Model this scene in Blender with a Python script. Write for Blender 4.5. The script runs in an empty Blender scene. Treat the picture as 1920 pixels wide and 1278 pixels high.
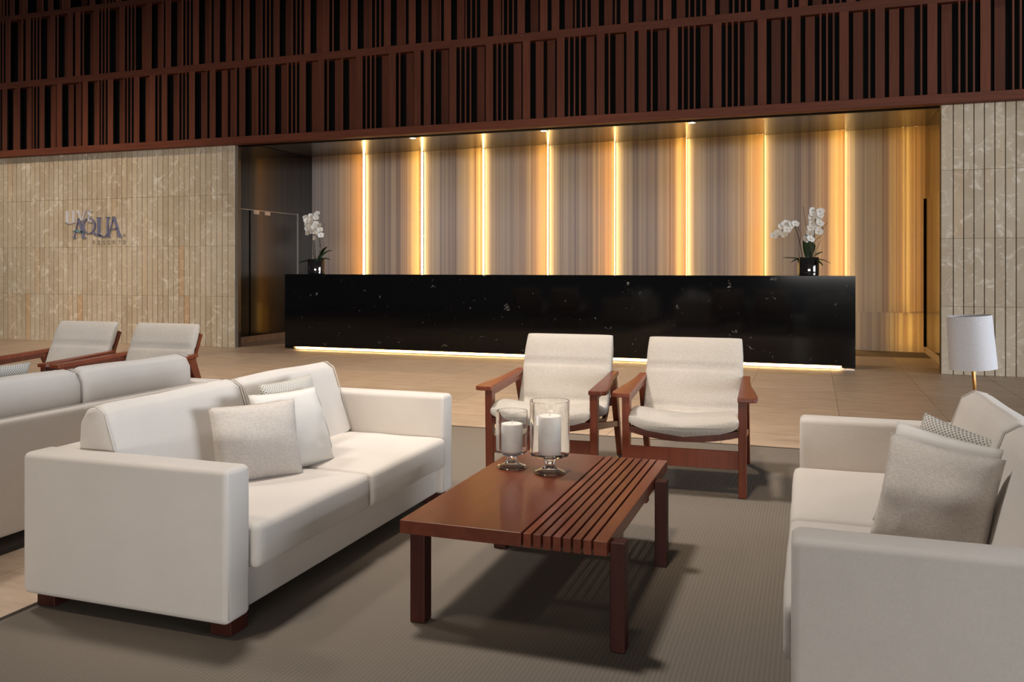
import bpy, bmesh, math, random
from mathutils import Vector, Matrix, noise
random.seed(7)
sc = bpy.context.scene
col = sc.collection
R = math.radians

# ------------------------------------------------------------------ camera
F, YAW, HY, H = 1600.0, R(19.3), 501.0, 1.2        # focal length in px of 1920, yaw, horizon row, eye height
cam_d = bpy.data.cameras.new('camera'); cam = bpy.data.objects.new('camera', cam_d); col.objects.link(cam)
cam.location = (0, 0, H); cam.rotation_euler = (R(90), 0, YAW)
cam_d.sensor_width = 36; cam_d.sensor_fit = 'HORIZONTAL'; cam_d.lens = 36 * F / 1920
cam_d.shift_y = (HY - 639) / 1920
cam_d.clip_start = .05; cam_d.clip_end = 200
sc.camera = cam
sc.view_settings.view_transform = 'Standard'; sc.view_settings.look = 'None'
sc.view_settings.gamma = 1; sc.view_settings.exposure = 0.0; sc.view_settings.use_curve_mapping = False

# ------------------------------------------------------------------ world and lights
w = bpy.data.worlds.new('world'); sc.world = w; w.use_nodes = True
w.node_tree.nodes['Background'].inputs[0].default_value = (.90, .92, 1.0, 1)
w.node_tree.nodes['Background'].inputs[1].default_value = .06

def spot(name, loc, target, power, size=70, blend=.8, colr=(1, .86, .70), rad=.25):
    d = bpy.data.lights.new(name, 'SPOT'); d.energy = power; d.spot_size = R(size); d.spot_blend = blend
    d.color = colr; d.shadow_soft_size = rad
    o = bpy.data.objects.new(name, d); col.objects.link(o); o.location = loc
    o.rotation_euler = (Vector(target) - Vector(loc)).to_track_quat('-Z', 'Y').to_euler()
    return o
def area(name, loc, target, power, sx, sy, colr=(1, 1, 1), spread=180):
    d = bpy.data.lights.new(name, 'AREA'); d.energy = power; d.shape = 'RECTANGLE'; d.size = sx; d.size_y = sy
    d.color = colr; d.spread = R(spread)
    o = bpy.data.objects.new(name, d); col.objects.link(o); o.location = loc
    o.rotation_euler = (Vector(target) - Vector(loc)).to_track_quat('-Z', 'Y').to_euler()
    return o
WARM = (1, .82, .63); NEUT = (1, .93, .86); COOL = (.84, .91, 1)
# ceiling downlights of the lounge
spot('ceiling_downlight', (-2.9, 3.9, 6.6), (-.75, 3.9, 0), 1300, 54, .9, NEUT, .4)
spot('ceiling_downlight', (-.9, .2, 6.6), (-1.0, 4.5, .3), 1000, 30, .9, WARM, .3)
spot('ceiling_downlight', (-3.4, -.6, 6.6), (-2.2, 2.5, .4), 420, 24, .9, WARM, .3)
spot('ceiling_downlight', (-6.6, 3.6, 6.6), (-4.4, 4.0, 0), 900, 60, .8, NEUT, .4)
spot('ceiling_downlight', (-3.0, 7.0, 6.6), (-3.0, 8.0, 0), 1900, 80, .9, WARM, .3)
spot('ceiling_downlight', (-9.5, 7.0, 6.6), (-9.5, 7.4, 0), 1000, 80, .9, WARM, .3)
# wall washers along the limestone
for x in (-12.9, -11.3, -9.7): spot('wall_washer', (x, 6.0, 6.6), (x, 10.65, 1.7), 520, 40, .9, WARM, .2)
spot('wall_washer', (2.4, 8.0, 6.6), (2.3, 10.65, 2.4), 100, 50, .9, NEUT, .2)
# daylight from the open front of the lobby, far behind and to the right of the viewpoint
area('daylight_side_opening', (20, 3.0, 2.8), (-2, 4, .6), 1150, 12, 4.2, COOL, 100)
area('daylight_opening', (8.0, -36.0, 2.75), (-2.5, 10, 1.4), 900, 20, 3.3, (1, .96, .91), 70)

# ------------------------------------------------------------------ node materials
def mat(name):
    m = bpy.data.materials.new(name); m.use_nodes = True
    nt = m.node_tree; return m, nt, nt.nodes['Principled BSDF'], nt.nodes['Material Output']
def N(nt, t, **kw):
    n = nt.nodes.new(t)
    for k, v in kw.items():
        if k.startswith('i_'):
            key = k[2:].replace('_', ' ')
            n.inputs[int(key) if key.isdigit() else key].default_value = v
        else: setattr(n, k, v)
    return n
def L(nt, a, b): nt.links.new(a, b)
def ramp(nt, src, stops):
    r = N(nt, 'ShaderNodeValToRGB'); e = r.color_ramp.elements
    while len(e) < len(stops): e.new(.5)
    for q, (p, c) in zip(e, stops): q.position = p; q.color = (*c, 1)
    L(nt, src, r.inputs[0]); return r
def coords(nt, kind='Object', scale=(1, 1, 1), rnd=0):
    if kind == 'World': src = N(nt, 'ShaderNodeNewGeometry').outputs['Position']
    else: src = N(nt, 'ShaderNodeTexCoord').outputs[kind]
    mp = N(nt, 'ShaderNodeMapping'); mp.inputs['Scale'].default_value = scale
    if rnd:
        oi = N(nt, 'ShaderNodeObjectInfo'); mu = N(nt, 'ShaderNodeVectorMath', operation='SCALE')
        cb = N(nt, 'ShaderNodeCombineXYZ'); L(nt, oi.outputs['Random'], cb.inputs[0]); L(nt, oi.outputs['Random'], cb.inputs[1]); L(nt, oi.outputs['Random'], cb.inputs[2])
        L(nt, cb.outputs[0], mu.inputs[0]); mu.inputs['Scale'].default_value = rnd
        ad = N(nt, 'ShaderNodeVectorMath', operation='ADD'); L(nt, src, ad.inputs[0]); L(nt, mu.outputs[0], ad.inputs[1]); src = ad.outputs[0]
    L(nt, src, mp.inputs[0]); return mp.outputs[0]
def tnoise(nt, vec, scale, detail=4, rough=.55, dist=0):
    n = N(nt, 'ShaderNodeTexNoise'); n.inputs['Scale'].default_value = scale; n.inputs['Detail'].default_value = detail
    n.inputs['Roughness'].default_value = rough; n.inputs['Distortion'].default_value = dist; L(nt, vec, n.inputs['Vector']); return n.outputs['Fac']
def bump(nt, src, bsdf, strength=.3, dist=.002):
    b = N(nt, 'ShaderNodeBump'); b.inputs['Strength'].default_value = strength; b.inputs['Distance'].default_value = dist
    L(nt, src, b.inputs['Height']); L(nt, b.outputs[0], bsdf.inputs['Normal'])
def mixc(nt, fac, a, b, typ='MIX'):
    m = N(nt, 'ShaderNodeMix', data_type='RGBA', blend_type=typ)
    for s, v in ((m.inputs[0], fac), (m.inputs[6], a), (m.inputs[7], b)):
        if isinstance(v, (int, float)): s.default_value = v
        elif isinstance(v, tuple): s.default_value = (*v, 1)
        else: L(nt, v, s)
    return m.outputs[2]
def simple(name, c, rough=.5, metal=0, spec=.5):
    m, nt, b, o = mat(name); v = coords(nt); n = tnoise(nt, v, 9)
    r = ramp(nt, n, [(.3, tuple(x * .9 for x in c)), (.7, tuple(min(1, x * 1.1) for x in c))])
    L(nt, r.outputs[0], b.inputs['Base Color']); b.inputs['Roughness'].default_value = rough
    b.inputs['Metallic'].default_value = metal; b.inputs['Specular IOR Level'].default_value = spec; return m
def emit(name, c, s):
    m, nt, b, o = mat(name); e = N(nt, 'ShaderNodeEmission'); e.inputs[0].default_value = (*c, 1); e.inputs[1].default_value = s
    L(nt, e.outputs[0], o.inputs[0]); return m

def wood(name, dark, light, rough, stretch=(18, 18, 1.2)):
    m, nt, b, o = mat(name); v = coords(nt, 'Object', stretch, 40)
    n = tnoise(nt, v, 2.2, 6, .6, .6); r = ramp(nt, n, [(.25, dark), (.75, light)])
    oi = N(nt, 'ShaderNodeObjectInfo'); hv = N(nt, 'ShaderNodeHueSaturation'); mr = N(nt, 'ShaderNodeMapRange')
    mr.inputs['To Min'].default_value = .78; mr.inputs['To Max'].default_value = 1.2
    L(nt, oi.outputs['Random'], mr.inputs[0]); L(nt, mr.outputs[0], hv.inputs['Value']); L(nt, r.outputs[0], hv.inputs['Color'])
    L(nt, hv.outputs[0], b.inputs['Base Color']); b.inputs['Roughness'].default_value = rough
    b.inputs['Specular IOR Level'].default_value = .5 if rough < .45 else .25
    bump(nt, n, b, .08, .001); return m
M = {}
M['wood'] = wood('red_varnished_wood', (.115, .024, .010), (.20, .046, .018), .33)
M['wood_dark'] = wood('dark_stained_wood', (.030, .006, .004), (.055, .012, .007), .5)
M['wood_y'] = wood('red_varnished_wood_table', (.105, .025, .011), (.165, .041, .019), .30, (16, 1.2, 16))
M['slat'] = wood('dark_red_screen_wood', (.080, .022, .011), (.140, .039, .018), .62, (20, 20, .8))
M['rail'] = wood('dark_red_rail_wood', (.080, .022, .011), (.135, .038, .018), .6, (.8, 20, 20))
M['void'] = simple('black_backing', (.004, .004, .004), .9, 0, .1)

def fabric(name, c1, c2, scale, bstr=.35, kind='weave', rough=.9, rndc=0):
    m, nt, b, o = mat(name)
    v = coords(nt, 'Object')
    big = tnoise(nt, v, 5, 3)
    if kind == 'weave':
        w1 = N(nt, 'ShaderNodeTexWave', wave_type='BANDS', bands_direction='X'); w2 = N(nt, 'ShaderNodeTexWave', wave_type='BANDS', bands_direction='Z')
        w3 = N(nt, 'ShaderNodeTexWave', wave_type='BANDS', bands_direction='Y')
        for q in (w1, w2, w3): q.inputs['Scale'].default_value = scale; q.inputs['Distortion'].default_value = .6; L(nt, v, q.inputs['Vector'])
        a = N(nt, 'ShaderNodeMath', operation='ADD'); L(nt, w1.outputs['Fac'], a.inputs[0]); L(nt, w2.outputs['Fac'], a.inputs[1])
        a2 = N(nt, 'ShaderNodeMath', operation='ADD'); L(nt, a.outputs[0], a2.inputs[0]); L(nt, w3.outputs['Fac'], a2.inputs[1])
        fac = N(nt, 'ShaderNodeMath', operation='MULTIPLY'); fac.inputs[1].default_value = .333; L(nt, a2.outputs[0], fac.inputs[0]); f = fac.outputs[0]
    elif kind == 'slub':
        va = coords(nt, 'Object', (1, 8, 1)); vb = coords(nt, 'Object', (8, 1, 8))
        na = tnoise(nt, va, scale, 4, .7); nb = tnoise(nt, vb, scale, 4, .7)
        a = N(nt, 'ShaderNodeMath', operation='ADD'); L(nt, na, a.inputs[0]); L(nt, nb, a.inputs[1])
        fac = N(nt, 'ShaderNodeMath', operation='MULTIPLY'); fac.inputs[1].default_value = .5; L(nt, a.outputs[0], fac.inputs[0])
        mr = N(nt, 'ShaderNodeMapRange'); mr.inputs[1].default_value = .36; mr.inputs[2].default_value = .64; L(nt, fac.outputs[0], mr.inputs[0]); f = mr.outputs[0]
    else:  # small diamond pattern
        vr = N(nt, 'ShaderNodeMapping'); vr.inputs['Rotation'].default_value = (0, 0, R(45)); L(nt, v, vr.inputs[0])
        w1 = N(nt, 'ShaderNodeTexWave', bands_direction='X'); w2 = N(nt, 'ShaderNodeTexWave', bands_direction='Y')
        for q in (w1, w2): q.inputs['Scale'].default_value = scale; q.inputs['Distortion'].default_value = .4; L(nt, vr.outputs[0], q.inputs['Vector'])
        mx = N(nt, 'ShaderNodeMath', operation='MAXIMUM'); L(nt, w1.outputs['Fac'], mx.inputs[0]); L(nt, w2.outputs['Fac'], mx.inputs[1])
        mr = N(nt, 'ShaderNodeMapRange'); mr.inputs[1].default_value = .45; mr.inputs[2].default_value = .8; L(nt, mx.outputs[0], mr.inputs[0]); f = mr.outputs[0]
    c = mixc(nt, f, c1, c2)
    mm = N(nt, 'ShaderNodeMapRange'); mm.inputs['To Min'].default_value = .92; mm.inputs['To Max'].default_value = 1.06; L(nt, big, mm.inputs[0])
    hv = N(nt, 'ShaderNodeHueSaturation'); L(nt, mm.outputs[0], hv.inputs['Value']); L(nt, c, hv.inputs['Color'])
    L(nt, hv.outputs[0], b.inputs['Base Color']); b.inputs['Roughness'].default_value = rough
    b.inputs['Sheen Weight'].default_value = .15; b.inputs['Specular IOR Level'].default_value = .15
    bump(nt, f, b, bstr, .0012); return m
M['sofa'] = fabric('off_white_sofa_linen', (.60, .55, .50), (.675, .625, .575), 190, .12, 'slub')
M['pipe'] = fabric('off_white_piping', (.55, .51, .46), (.63, .59, .54), 190, .1, 'slub')
M['chairfab'] = fabric('oatmeal_chair_weave', (.40, .36, .315), (.62, .575, .52), 85, .4, 'slub')
M['beige'] = fabric('beige_slub_pillow', (.48, .42, .37), (.76, .70, .64), 75, .5, 'slub')
M['white'] = fabric('white_cotton_pillow', (.70, .665, .615), (.76, .725, .68), 190, .08, 'slub')
M['grey'] = fabric('grey_diamond_pillow', (.22, .20, .175), (.66, .63, .57), 34, .35, 'diamond')

# rug
m, nt, b, o = mat('woven_taupe_rug'); v = coords(nt, 'World')
w1 = N(nt, 'ShaderNodeTexWave', bands_direction='X', wave_profile='TRI'); w1.inputs['Scale'].default_value = 22; w1.inputs['Distortion'].default_value = 1.2; w1.inputs['Detail Scale'].default_value = 30
w2 = N(nt, 'ShaderNodeTexWave', bands_direction='Y', wave_profile='SIN'); w2.inputs['Scale'].default_value = 34; w2.inputs['Distortion'].default_value = 1.5; w2.inputs['Detail Scale'].default_value = 30
for q in (w1, w2): L(nt, v, q.inputs['Vector'])
mu = N(nt, 'ShaderNodeMath', operation='MULTIPLY'); L(nt, w1.outputs['Fac'], mu.inputs[0]); L(nt, w2.outputs['Fac'], mu.inputs[1])
c = mixc(nt, mu.outputs[0], (.145, .122, .099), (.30, .26, .215)); bg = tnoise(nt, v, 1.3, 3)
c = mixc(nt, bg, c, (.18, .153, .127)); L(nt, c, b.inputs['Base Color']); b.inputs['Roughness'].default_value = .95; b.inputs['Specular IOR Level'].default_value = .1
bump(nt, mu.outputs[0], b, .5, .002); M['rug'] = m
M['rugedge'] = simple('dark_rug_binding', (.05, .042, .034), .9, 0, .1)

# floor stone
m, nt, b, o = mat('honed_travertine_tile'); v = coords(nt, 'World', (1.2, 5, 1)); n1 = tnoise(nt, v, 2.5, 8, .65, .4)
r = ramp(nt, n1, [(.28, (.35, .25, .175)), (.5, (.445, .335, .245)), (.75, (.54, .42, .325))])
oi = N(nt, 'ShaderNodeObjectInfo'); mr = N(nt, 'ShaderNodeMapRange'); mr.inputs['To Min'].default_value = .9; mr.inputs['To Max'].default_value = 1.08; L(nt, oi.outputs['Random'], mr.inputs[0])
hv = N(nt, 'ShaderNodeHueSaturation'); L(nt, mr.outputs[0], hv.inputs['Value']); L(nt, r.outputs[0], hv.inputs['Color']); L(nt, hv.outputs[0], b.inputs['Base Color'])
b.inputs['Roughness'].default_value = .42; b.inputs['Specular IOR Level'].default_value = .4; bump(nt, n1, b, .05, .001); M['tile'] = m
M['grout'] = simple('dark_grout', (.12, .085, .06), .9)

# limestone strips
m, nt, b, o = mat('shell_limestone_strip'); v = coords(nt, 'World'); n1 = tnoise(nt, v, 1.1, 4, .6, .8)
vo = N(nt, 'ShaderNodeTexVoronoi', feature='SMOOTH_F1'); vo.inputs['Scale'].default_value = 5; vo.inputs['Randomness'].default_value = 1; vw = coords(nt, 'World', (1.6, 1, 1.0)); L(nt, vw, vo.inputs['Vector'])
nd = tnoise(nt, v, 6, 6, .7, 1.5); fo = ramp(nt, nd, [(.53, (0, 0, 0)), (.66, (1, 1, 1))])
base = ramp(nt, n1, [(.3, (.44, .35, .24)), (.5, (.50, .415, .30)), (.72, (.56, .48, .37))])
c = mixc(nt, fo.outputs[0], base.outputs[0], (.70, .64, .54))
oi = N(nt, 'ShaderNodeObjectInfo'); tint = ramp(nt, oi.outputs['Random'], [(0, (.88, .84, .80)), (.5, (1, 1, 1)), (.93, (1.0, .97, .93)), (1, (1.0, .82, .66))])
c = mixc(nt, 1.0, c, tint.outputs[0], 'MULTIPLY')
pit = tnoise(nt, v, 60, 2); pr = ramp(nt, pit, [(.27, (.45, .40, .34)), (.36, (1, 1, 1))]); c = mixc(nt, 1.0, c, pr.outputs[0], 'MULTIPLY')
L(nt, c, b.inputs['Base Color']); b.inputs['Roughness'].default_value = .5; bump(nt, nd, b, .08, .002); M['stone'] = m
M['stoneback'] = simple('limestone_groove', (.13, .10, .07), .9)

# black marble counter
m, nt, b, o = mat('black_veined_marble'); v = coords(nt, 'World')
n1 = tnoise(nt, v, 1.6, 6, .6, 2.2); a = N(nt, 'ShaderNodeMath', operation='SUBTRACT'); a.inputs[1].default_value = .5; L(nt, n1, a.inputs[0])
ab = N(nt, 'ShaderNodeMath', operation='ABSOLUTE'); L(nt, a.outputs[0], ab.inputs[0]); vein = ramp(nt, ab.outputs[0], [(0, (1, 1, 1)), (.006, (0, 0, 0))])
msk = tnoise(nt, v, 9, 4, .7); mk = ramp(nt, msk, [(.60, (0, 0, 0)), (.68, (1, 1, 1))])
f = mixc(nt, 1.0, vein.outputs[0], mk.outputs[0], 'MULTIPLY')
sp = tnoise(nt, v, 45, 2); sr = ramp(nt, sp, [(.80, (0, 0, 0)), (.84, (.5, .5, .5))]); f = mixc(nt, 1.0, f, sr.outputs[0], 'ADD')
c = mixc(nt, f, (.0025, .0025, .003), (.42, .42, .40)); L(nt, c, b.inputs['Base Color']); b.inputs['Roughness'].default_value = .07; b.inputs['Specular IOR Level'].default_value = .35; M['marble'] = m
# dark polished granite of the side walls
m, nt, b, o = mat('dark_polished_granite'); v = coords(nt, 'World'); n1 = tnoise(nt, v, 120, 2, .6)
r = ramp(nt, n1, [(.4, (.006, .005, .005)), (.62, (.020, .017, .015)), (.75, (.05, .042, .035))]); L(nt, r.outputs[0], b.inputs['Base Color'])
rr = ramp(nt, n1, [(.3, (.05, .05, .05)), (.8, (.16, .16, .16))]); L(nt, rr.outputs[0], b.inputs['Roughness']); b.inputs['Specular IOR Level'].default_value = .7; M['granite'] = m
M['granite_dark'] = simple('dark_door_stone', (.010, .009, .008), .10, 0, .7)

# striped onyx panels: translucent, lit from behind by the lamps in the slots
m, nt, b, o = mat('striped_onyx'); v = coords(nt, 'Object', (1, 1, .012), 30)
va = N(nt, 'ShaderNodeMapping'); va.inputs['Scale'].default_value = (9, .01, 1); L(nt, v, va.inputs[0])
vb = N(nt, 'ShaderNodeMapping'); vb.inputs['Scale'].default_value = (42, .01, 1); L(nt, v, vb.inputs[0])
na = tnoise(nt, va.outputs[0], 1, 3, .6); nb = tnoise(nt, vb.outputs[0], 1, 4, .65)
hf = N(nt, 'ShaderNodeMix', data_type='FLOAT'); hf.inputs[0].default_value = .36; L(nt, na, hf.inputs[2]); L(nt, nb, hf.inputs[3])
r = ramp(nt, hf.outputs[0], [(.32, (.37, .33, .325)), (.45, (.59, .555, .555)), (.58, (.69, .66, .665)), (.72, (.79, .77, .78))])
L(nt, r.outputs[0], b.inputs['Base Color']); b.inputs['Roughness'].default_value = .2; b.inputs['Specular IOR Level'].default_value = .5
tr = N(nt, 'ShaderNodeBsdfTranslucent'); rt = ramp(nt, hf.outputs[0], [(.36, (.20, .085, .02)), (.48, (.60, .36, .12)), (.58, (.92, .70, .32))]); L(nt, rt.outputs[0], tr.inputs[0])
ms = N(nt, 'ShaderNodeMixShader'); ms.inputs[0].default_value = .38; L(nt, b.outputs[0], ms.inputs[1]); L(nt, tr.outputs[0], ms.inputs[2]); L(nt, ms.outputs[0], o.inputs[0]); M['onyx'] = m
LEDC = (1, .62, .20)
M['led'] = emit('warm_led', LEDC, 20)
M['backlight'] = emit('warm_backlight', (1, .66, .22), 14)
M['led_floor'] = emit('warm_led_base', (1, .62, .24), 85)
M['cream'] = simple('cream_plinth', (.75, .68, .55), .6)
M['lampglow'] = emit('downlight_lens', (1, .88, .70), 40)
M['white_plaster'] = simple('white_plaster', (.55, .52, .48), .9)
M['cavity'] = simple('dark_cavity', (.03, .026, .02), .9)
M['soffit'] = simple('bronze_soffit', (.17, .157, .14), .22, .4)
M['soffit_trim'] = simple('soffit_trim', (.35, .30, .25), .3, .6)
M['steel'] = simple('brushed_steel', (.62, .60, .58), .3, 1)
M['brass'] = simple('aged_brass', (.42, .22, .08), .3, 1)
M['silver'] = simple('polished_silver', (.72, .70, .74), .25, .25)
M['bluemetal'] = simple('blue_grey_metal', (.20, .20, .30), .3, .25)
M['teal'] = simple('teal_enamel', (.18, .36, .38), .35, .3)
M['greyletter'] = simple('grey_letter', (.42, .35, .26), .5)
M['wax'] = None
m, nt, b, o = mat('white_candle_wax'); v = coords(nt); n1 = tnoise(nt, v, 30); r = ramp(nt, n1, [(.3, (.82, .78, .73)), (.7, (.88, .85, .81))]); L(nt, r.outputs[0], b.inputs['Base Color'])
b.inputs['Roughness'].default_value = .45; b.inputs['Subsurface Weight'].default_value = .25; b.inputs['Subsurface Radius'].default_value = (.01, .007, .005); M['wax'] = m
M['wick'] = simple('candle_wick', (.6, .57, .52), .9)
m, nt, b, o = mat('clear_glass'); b.inputs['Transmission Weight'].default_value = 1; b.inputs['Roughness'].default_value = 0; b.inputs['IOR'].default_value = 1.42
n1 = tnoise(nt, coords(nt), 20); r = ramp(nt, n1, [(.3, (.97, .97, .965)), (.7, (.99, .99, .985))]); L(nt, r.outputs[0], b.inputs['Base Color']); M['glass'] = m
M['shade'] = None
m, nt, b, o = mat('white_lamp_shade'); v = coords(nt, 'Object', (1, 1, 1)); n1 = tnoise(nt, v, 90, 2); r = ramp(nt, n1, [(.3, (.66, .64, .66)), (.7, (.72, .70, .72))]); L(nt, r.outputs[0], b.inputs['Base Color']); b.inputs['Roughness'].default_value = .8; M['shade'] = m
M['petal'] = simple('white_orchid_petal', (.82, .79, .74), .6)
M['lip'] = simple('orchid_lip', (.62, .50, .22), .6)
M['leaf'] = simple('dark_orchid_leaf', (.018, .045, .012), .35)
M['stem'] = simple('orchid_stem', (.06, .045, .02), .6)
M['pot'] = simple('mirror_dark_pot', (.10, .09, .085), .06, .9)

# ------------------------------------------------------------------ mesh helpers
def tag(o, label=None, cat=None, group=None, kind=None):
    if label: o['label'] = label
    if cat: o['category'] = cat
    if group: o['group'] = group
    if kind: o['kind'] = kind
    return o
def empty(name, loc=(0, 0, 0), rz=0):
    o = bpy.data.objects.new(name, None); o.empty_display_size = .1; col.objects.link(o)
    o.location = loc; o.rotation_euler = (0, 0, rz); return o
def obj(name, bm, m, parent=None, smooth=False, loc=None):
    me = bpy.data.meshes.new(name); bmesh.ops.recalc_face_normals(bm, faces=bm.faces); bm.to_mesh(me); bm.free()
    me.materials.append(m)
    if smooth:
        for p in me.polygons: p.use_smooth = True
        if smooth is not True: me.set_sharp_from_angle(angle=R(smooth))
    o = bpy.data.objects.new(name, me); col.objects.link(o)
    if parent: o.parent = parent
    if loc: o.location = loc
    return o
def inst(src, name, loc=(0, 0, 0), parent=None, rot=None, scale=None):
    o = bpy.data.objects.new(name, src if isinstance(src, bpy.types.Mesh) else src.data); col.objects.link(o); o.location = loc
    if parent: o.parent = parent
    if rot: o.rotation_euler = rot
    if scale: o.scale = scale
    return o
def bm_join(dst, src):
    me = bpy.data.meshes.new('tmp'); src.to_mesh(me); src.free(); dst.from_mesh(me); bpy.data.meshes.remove(me)
def box(bm, x0, x1, y0, y1, z0, z1, bev=0, seg=2):
    t = bmesh.new(); bmesh.ops.create_cube(t, size=1)
    for v in t.verts: v.co = Vector(((x0 + x1) / 2 + v.co.x * (x1 - x0), (y0 + y1) / 2 + v.co.y * (y1 - y0), (z0 + z1) / 2 + v.co.z * (z1 - z0)))
    if bev: bmesh.ops.bevel(t, geom=t.edges[:], offset=bev, segments=seg, profile=.5, affect='EDGES')
    bm_join(bm, t); return bm
def B(*a, **k): return box(bmesh.new(), *a, **k)
def prism(pts, axis, a0, a1, bev=0, seg=2):
    """extrude a 2-D outline; axis 'x': pts are (y,z); 'y': (x,z); 'z': (x,y)"""
    bm = bmesh.new()
    def P(p, a): return {'x': (a, p[0], p[1]), 'y': (p[0], a, p[1]), 'z': (p[0], p[1], a)}[axis]
    v0 = [bm.verts.new(P(p, a0)) for p in pts]; v1 = [bm.verts.new(P(p, a1)) for p in pts]; n = len(pts)
    bm.faces.new(v0); bm.faces.new(v1[::-1])
    for i in range(n): bm.faces.new((v0[i], v0[(i + 1) % n], v1[(i + 1) % n], v1[i]))
    bmesh.ops.recalc_face_normals(bm, faces=bm.faces)
    if bev: bmesh.ops.bevel(bm, geom=bm.edges[:], offset=bev, segments=seg, profile=.5, affect='EDGES')
    return bm
def tube(bm, pts, r, sides=8, closed=False):
    pts = [Vector(p) for p in pts]; n = len(pts); rings = []
    rs = r if isinstance(r, (list, tuple)) else [r] * n
    up = Vector((0, 0, 1))
    for i, p in enumerate(pts):
        d = (pts[(i + 1) % n] - pts[i - 1]) if closed else (pts[min(i + 1, n - 1)] - pts[max(i - 1, 0)])
        d.normalize(); a = d.cross(up)
        if a.length < .05: a = d.cross(Vector((1, 0, 0)))
        a.normalize(); b_ = d.cross(a).normalized()
        rings.append([bm.verts.new(p + rs[i] * (a * math.cos(t * 2 * math.pi / sides) + b_ * math.sin(t * 2 * math.pi / sides))) for t in range(sides)])
    m_ = n if closed else n - 1
    for i in range(m_):
        A, C = rings[i], rings[(i + 1) % n]
        for t in range(sides): bm.faces.new((A[t], A[(t + 1) % sides], C[(t + 1) % sides], C[t]))
    if not closed: bm.faces.new(rings[0]); bm.faces.new(rings[-1][::-1])
    return bm
def lathe(prof, n=40):
    bm = bmesh.new(); rings = []
    for r, z in prof:
        rings.append([bm.verts.new((0, 0, z))] if r < 1e-6 else [bm.verts.new((r * math.cos(2 * math.pi * i / n), r * math.sin(2 * math.pi * i / n), z)) for i in range(n)])
    for A, C in zip(rings, rings[1:]):
        for i in range(n):
            j = (i + 1) % n
            if len(A) == 1 and len(C) == 1: continue
            if len(A) == 1: bm.faces.new((A[0], C[j], C[i]))
            elif len(C) == 1: bm.faces.new((A[i], A[j], C[0]))
            else: bm.faces.new((A[i], A[j], C[j], C[i]))
    return bm
def bezier(p0, p1, p2, n=12):
    p0, p1, p2 = map(Vector, (p0, p1, p2)); return [(1 - t) ** 2 * p0 + 2 * t * (1 - t) * p1 + t * t * p2 for t in [i / n for i in range(n + 1)]]
def pxX(px, Y):                                     # world X of picture column px on a wall plane at distance Y
    k = (px - 960) / F; c, s = math.cos(YAW), math.sin(YAW)
    return Y * (-s + c * k) / (c + s * k)

# ------------------------------------------------------------------ the setting
YF, YS, YB = 10.55, 10.65, 13.30                   # screen face, limestone face, onyx wall
XL, XR = -8.12, 1.38                               # opening of the reception recess
WL, WR = -8.53, 1.54                               # its side walls
XMIN, XMAX = -14.2, 4.2

fl = obj('floor', B(XMIN, XMAX, -2.0, 13.7, -.12, -.004), M['grout']); tag(fl, kind='structure', label='pale brown stone tiled lobby floor')
tw, td = .80, 1.20
x0 = .22 - tw * 18; nx = 23; y0 = 10.05 - td * 10
tile = B(0, tw - .003, 0, td - .003, -.02, 0, bev=.001, seg=1); tile_me = None
for i in range(nx):
    for j in range(12):
        x, y = x0 + i * tw, y0 + j * td
        if y + td < -.2: continue
        if tile_me is None: t = obj('floor_tile', tile, M['tile'], fl); t.location = (x, y, 0); tile_me = t.data
        else: inst(tile_me, 'floor_tile', (x, y, 0), fl)

# limestone walls cut into upright strips, in four courses
def stone_wall(name, xs, label):
    wl = obj(name, B(min(xs) - .0, max(xs) + .0, YS + .022, YS + .09, 0, 3.06), M['stoneback']); tag(wl, kind='structure', label=label)
    zs = [0, .763, 1.523, 2.288, 3.05]; cache = {}
    for a, c in zip(xs, xs[1:]):
        for z0_, z1_ in zip(zs, zs[1:]):
            key = (round(c - a, 4), round(z1_ - z0_, 4))
            if key not in cache:
                o = obj('stone_strip', B(.0045, c - a - .0045, 0, .03, .001, z1_ - z0_ - .001, bev=.002, seg=1), M['stone'], wl); o.location = (a, YS, z0_); cache[key] = o.data
            else: inst(cache[key], 'stone_strip', (a, YS, z0_), wl)
    return wl
stone_wall('wall_left', [XL - .12 - .1 * k for k in range(60, -1, -1)] + [XL], 'beige limestone wall of narrow upright strips left of the reception')
stone_wall('wall_right', [XR, XR + .125] + [XR + .125 + .103 * k for k in range(1, 25)], 'limestone wall of upright strips right of the reception')
# reveals of the opening
for nm, xa, xb in (('wall_reveal_left', WL - .1, XL - .004), ('wall_reveal_right', XR + .004, WR + .1)):
    tag(obj(nm, B(xa, xb, YS + .095, YS + .16, 0, 3.185), M['granite']), kind='structure', label='dark stone return behind the limestone edge')

# recess side walls in dark polished granite, slabs with joints, skirting and a door each
def side_wall(name, x, sgn, label):
    wl = obj(name, B(min(x, x + sgn * .3), max(x, x + sgn * .3), YS + .165, 13.75, 0, 3.185), M['void']); tag(wl, kind='structure', label=label)
    ys = [YS + .17, 11.52, 12.42, 13.32, 13.7]; zs = [.10, .62, 2.13, 3.185]
    for a, c in zip(ys, ys[1:]):
        for p, q in zip(zs, zs[1:]):
            obj('granite_slab', B(min(x - sgn * .02, x), max(x - sgn * .02, x), a + .0015, c - .0015, p + .0015, q - .0015), M['granite'], wl)
    return wl
side_wall('wall_recess_left', WL, -1, 'polished dark granite side wall left of the counter')
side_wall('wall_recess_right', WR, 1, 'polished dark granite side wall right of the counter')
tag(obj('baseboard_left', B(WL + .02, WL + .034, YS + .18, 13.3, 0, .095, bev=.002), M['tile']), kind='structure', label='pale stone skirting under the dark wall left')
tag(obj('baseboard_right', B(WR - .034, WR - .02, YS + .18, 13.3, 0, .095, bev=.002), M['tile']), kind='structure', label='pale stone skirting under the dark wall right')
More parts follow.
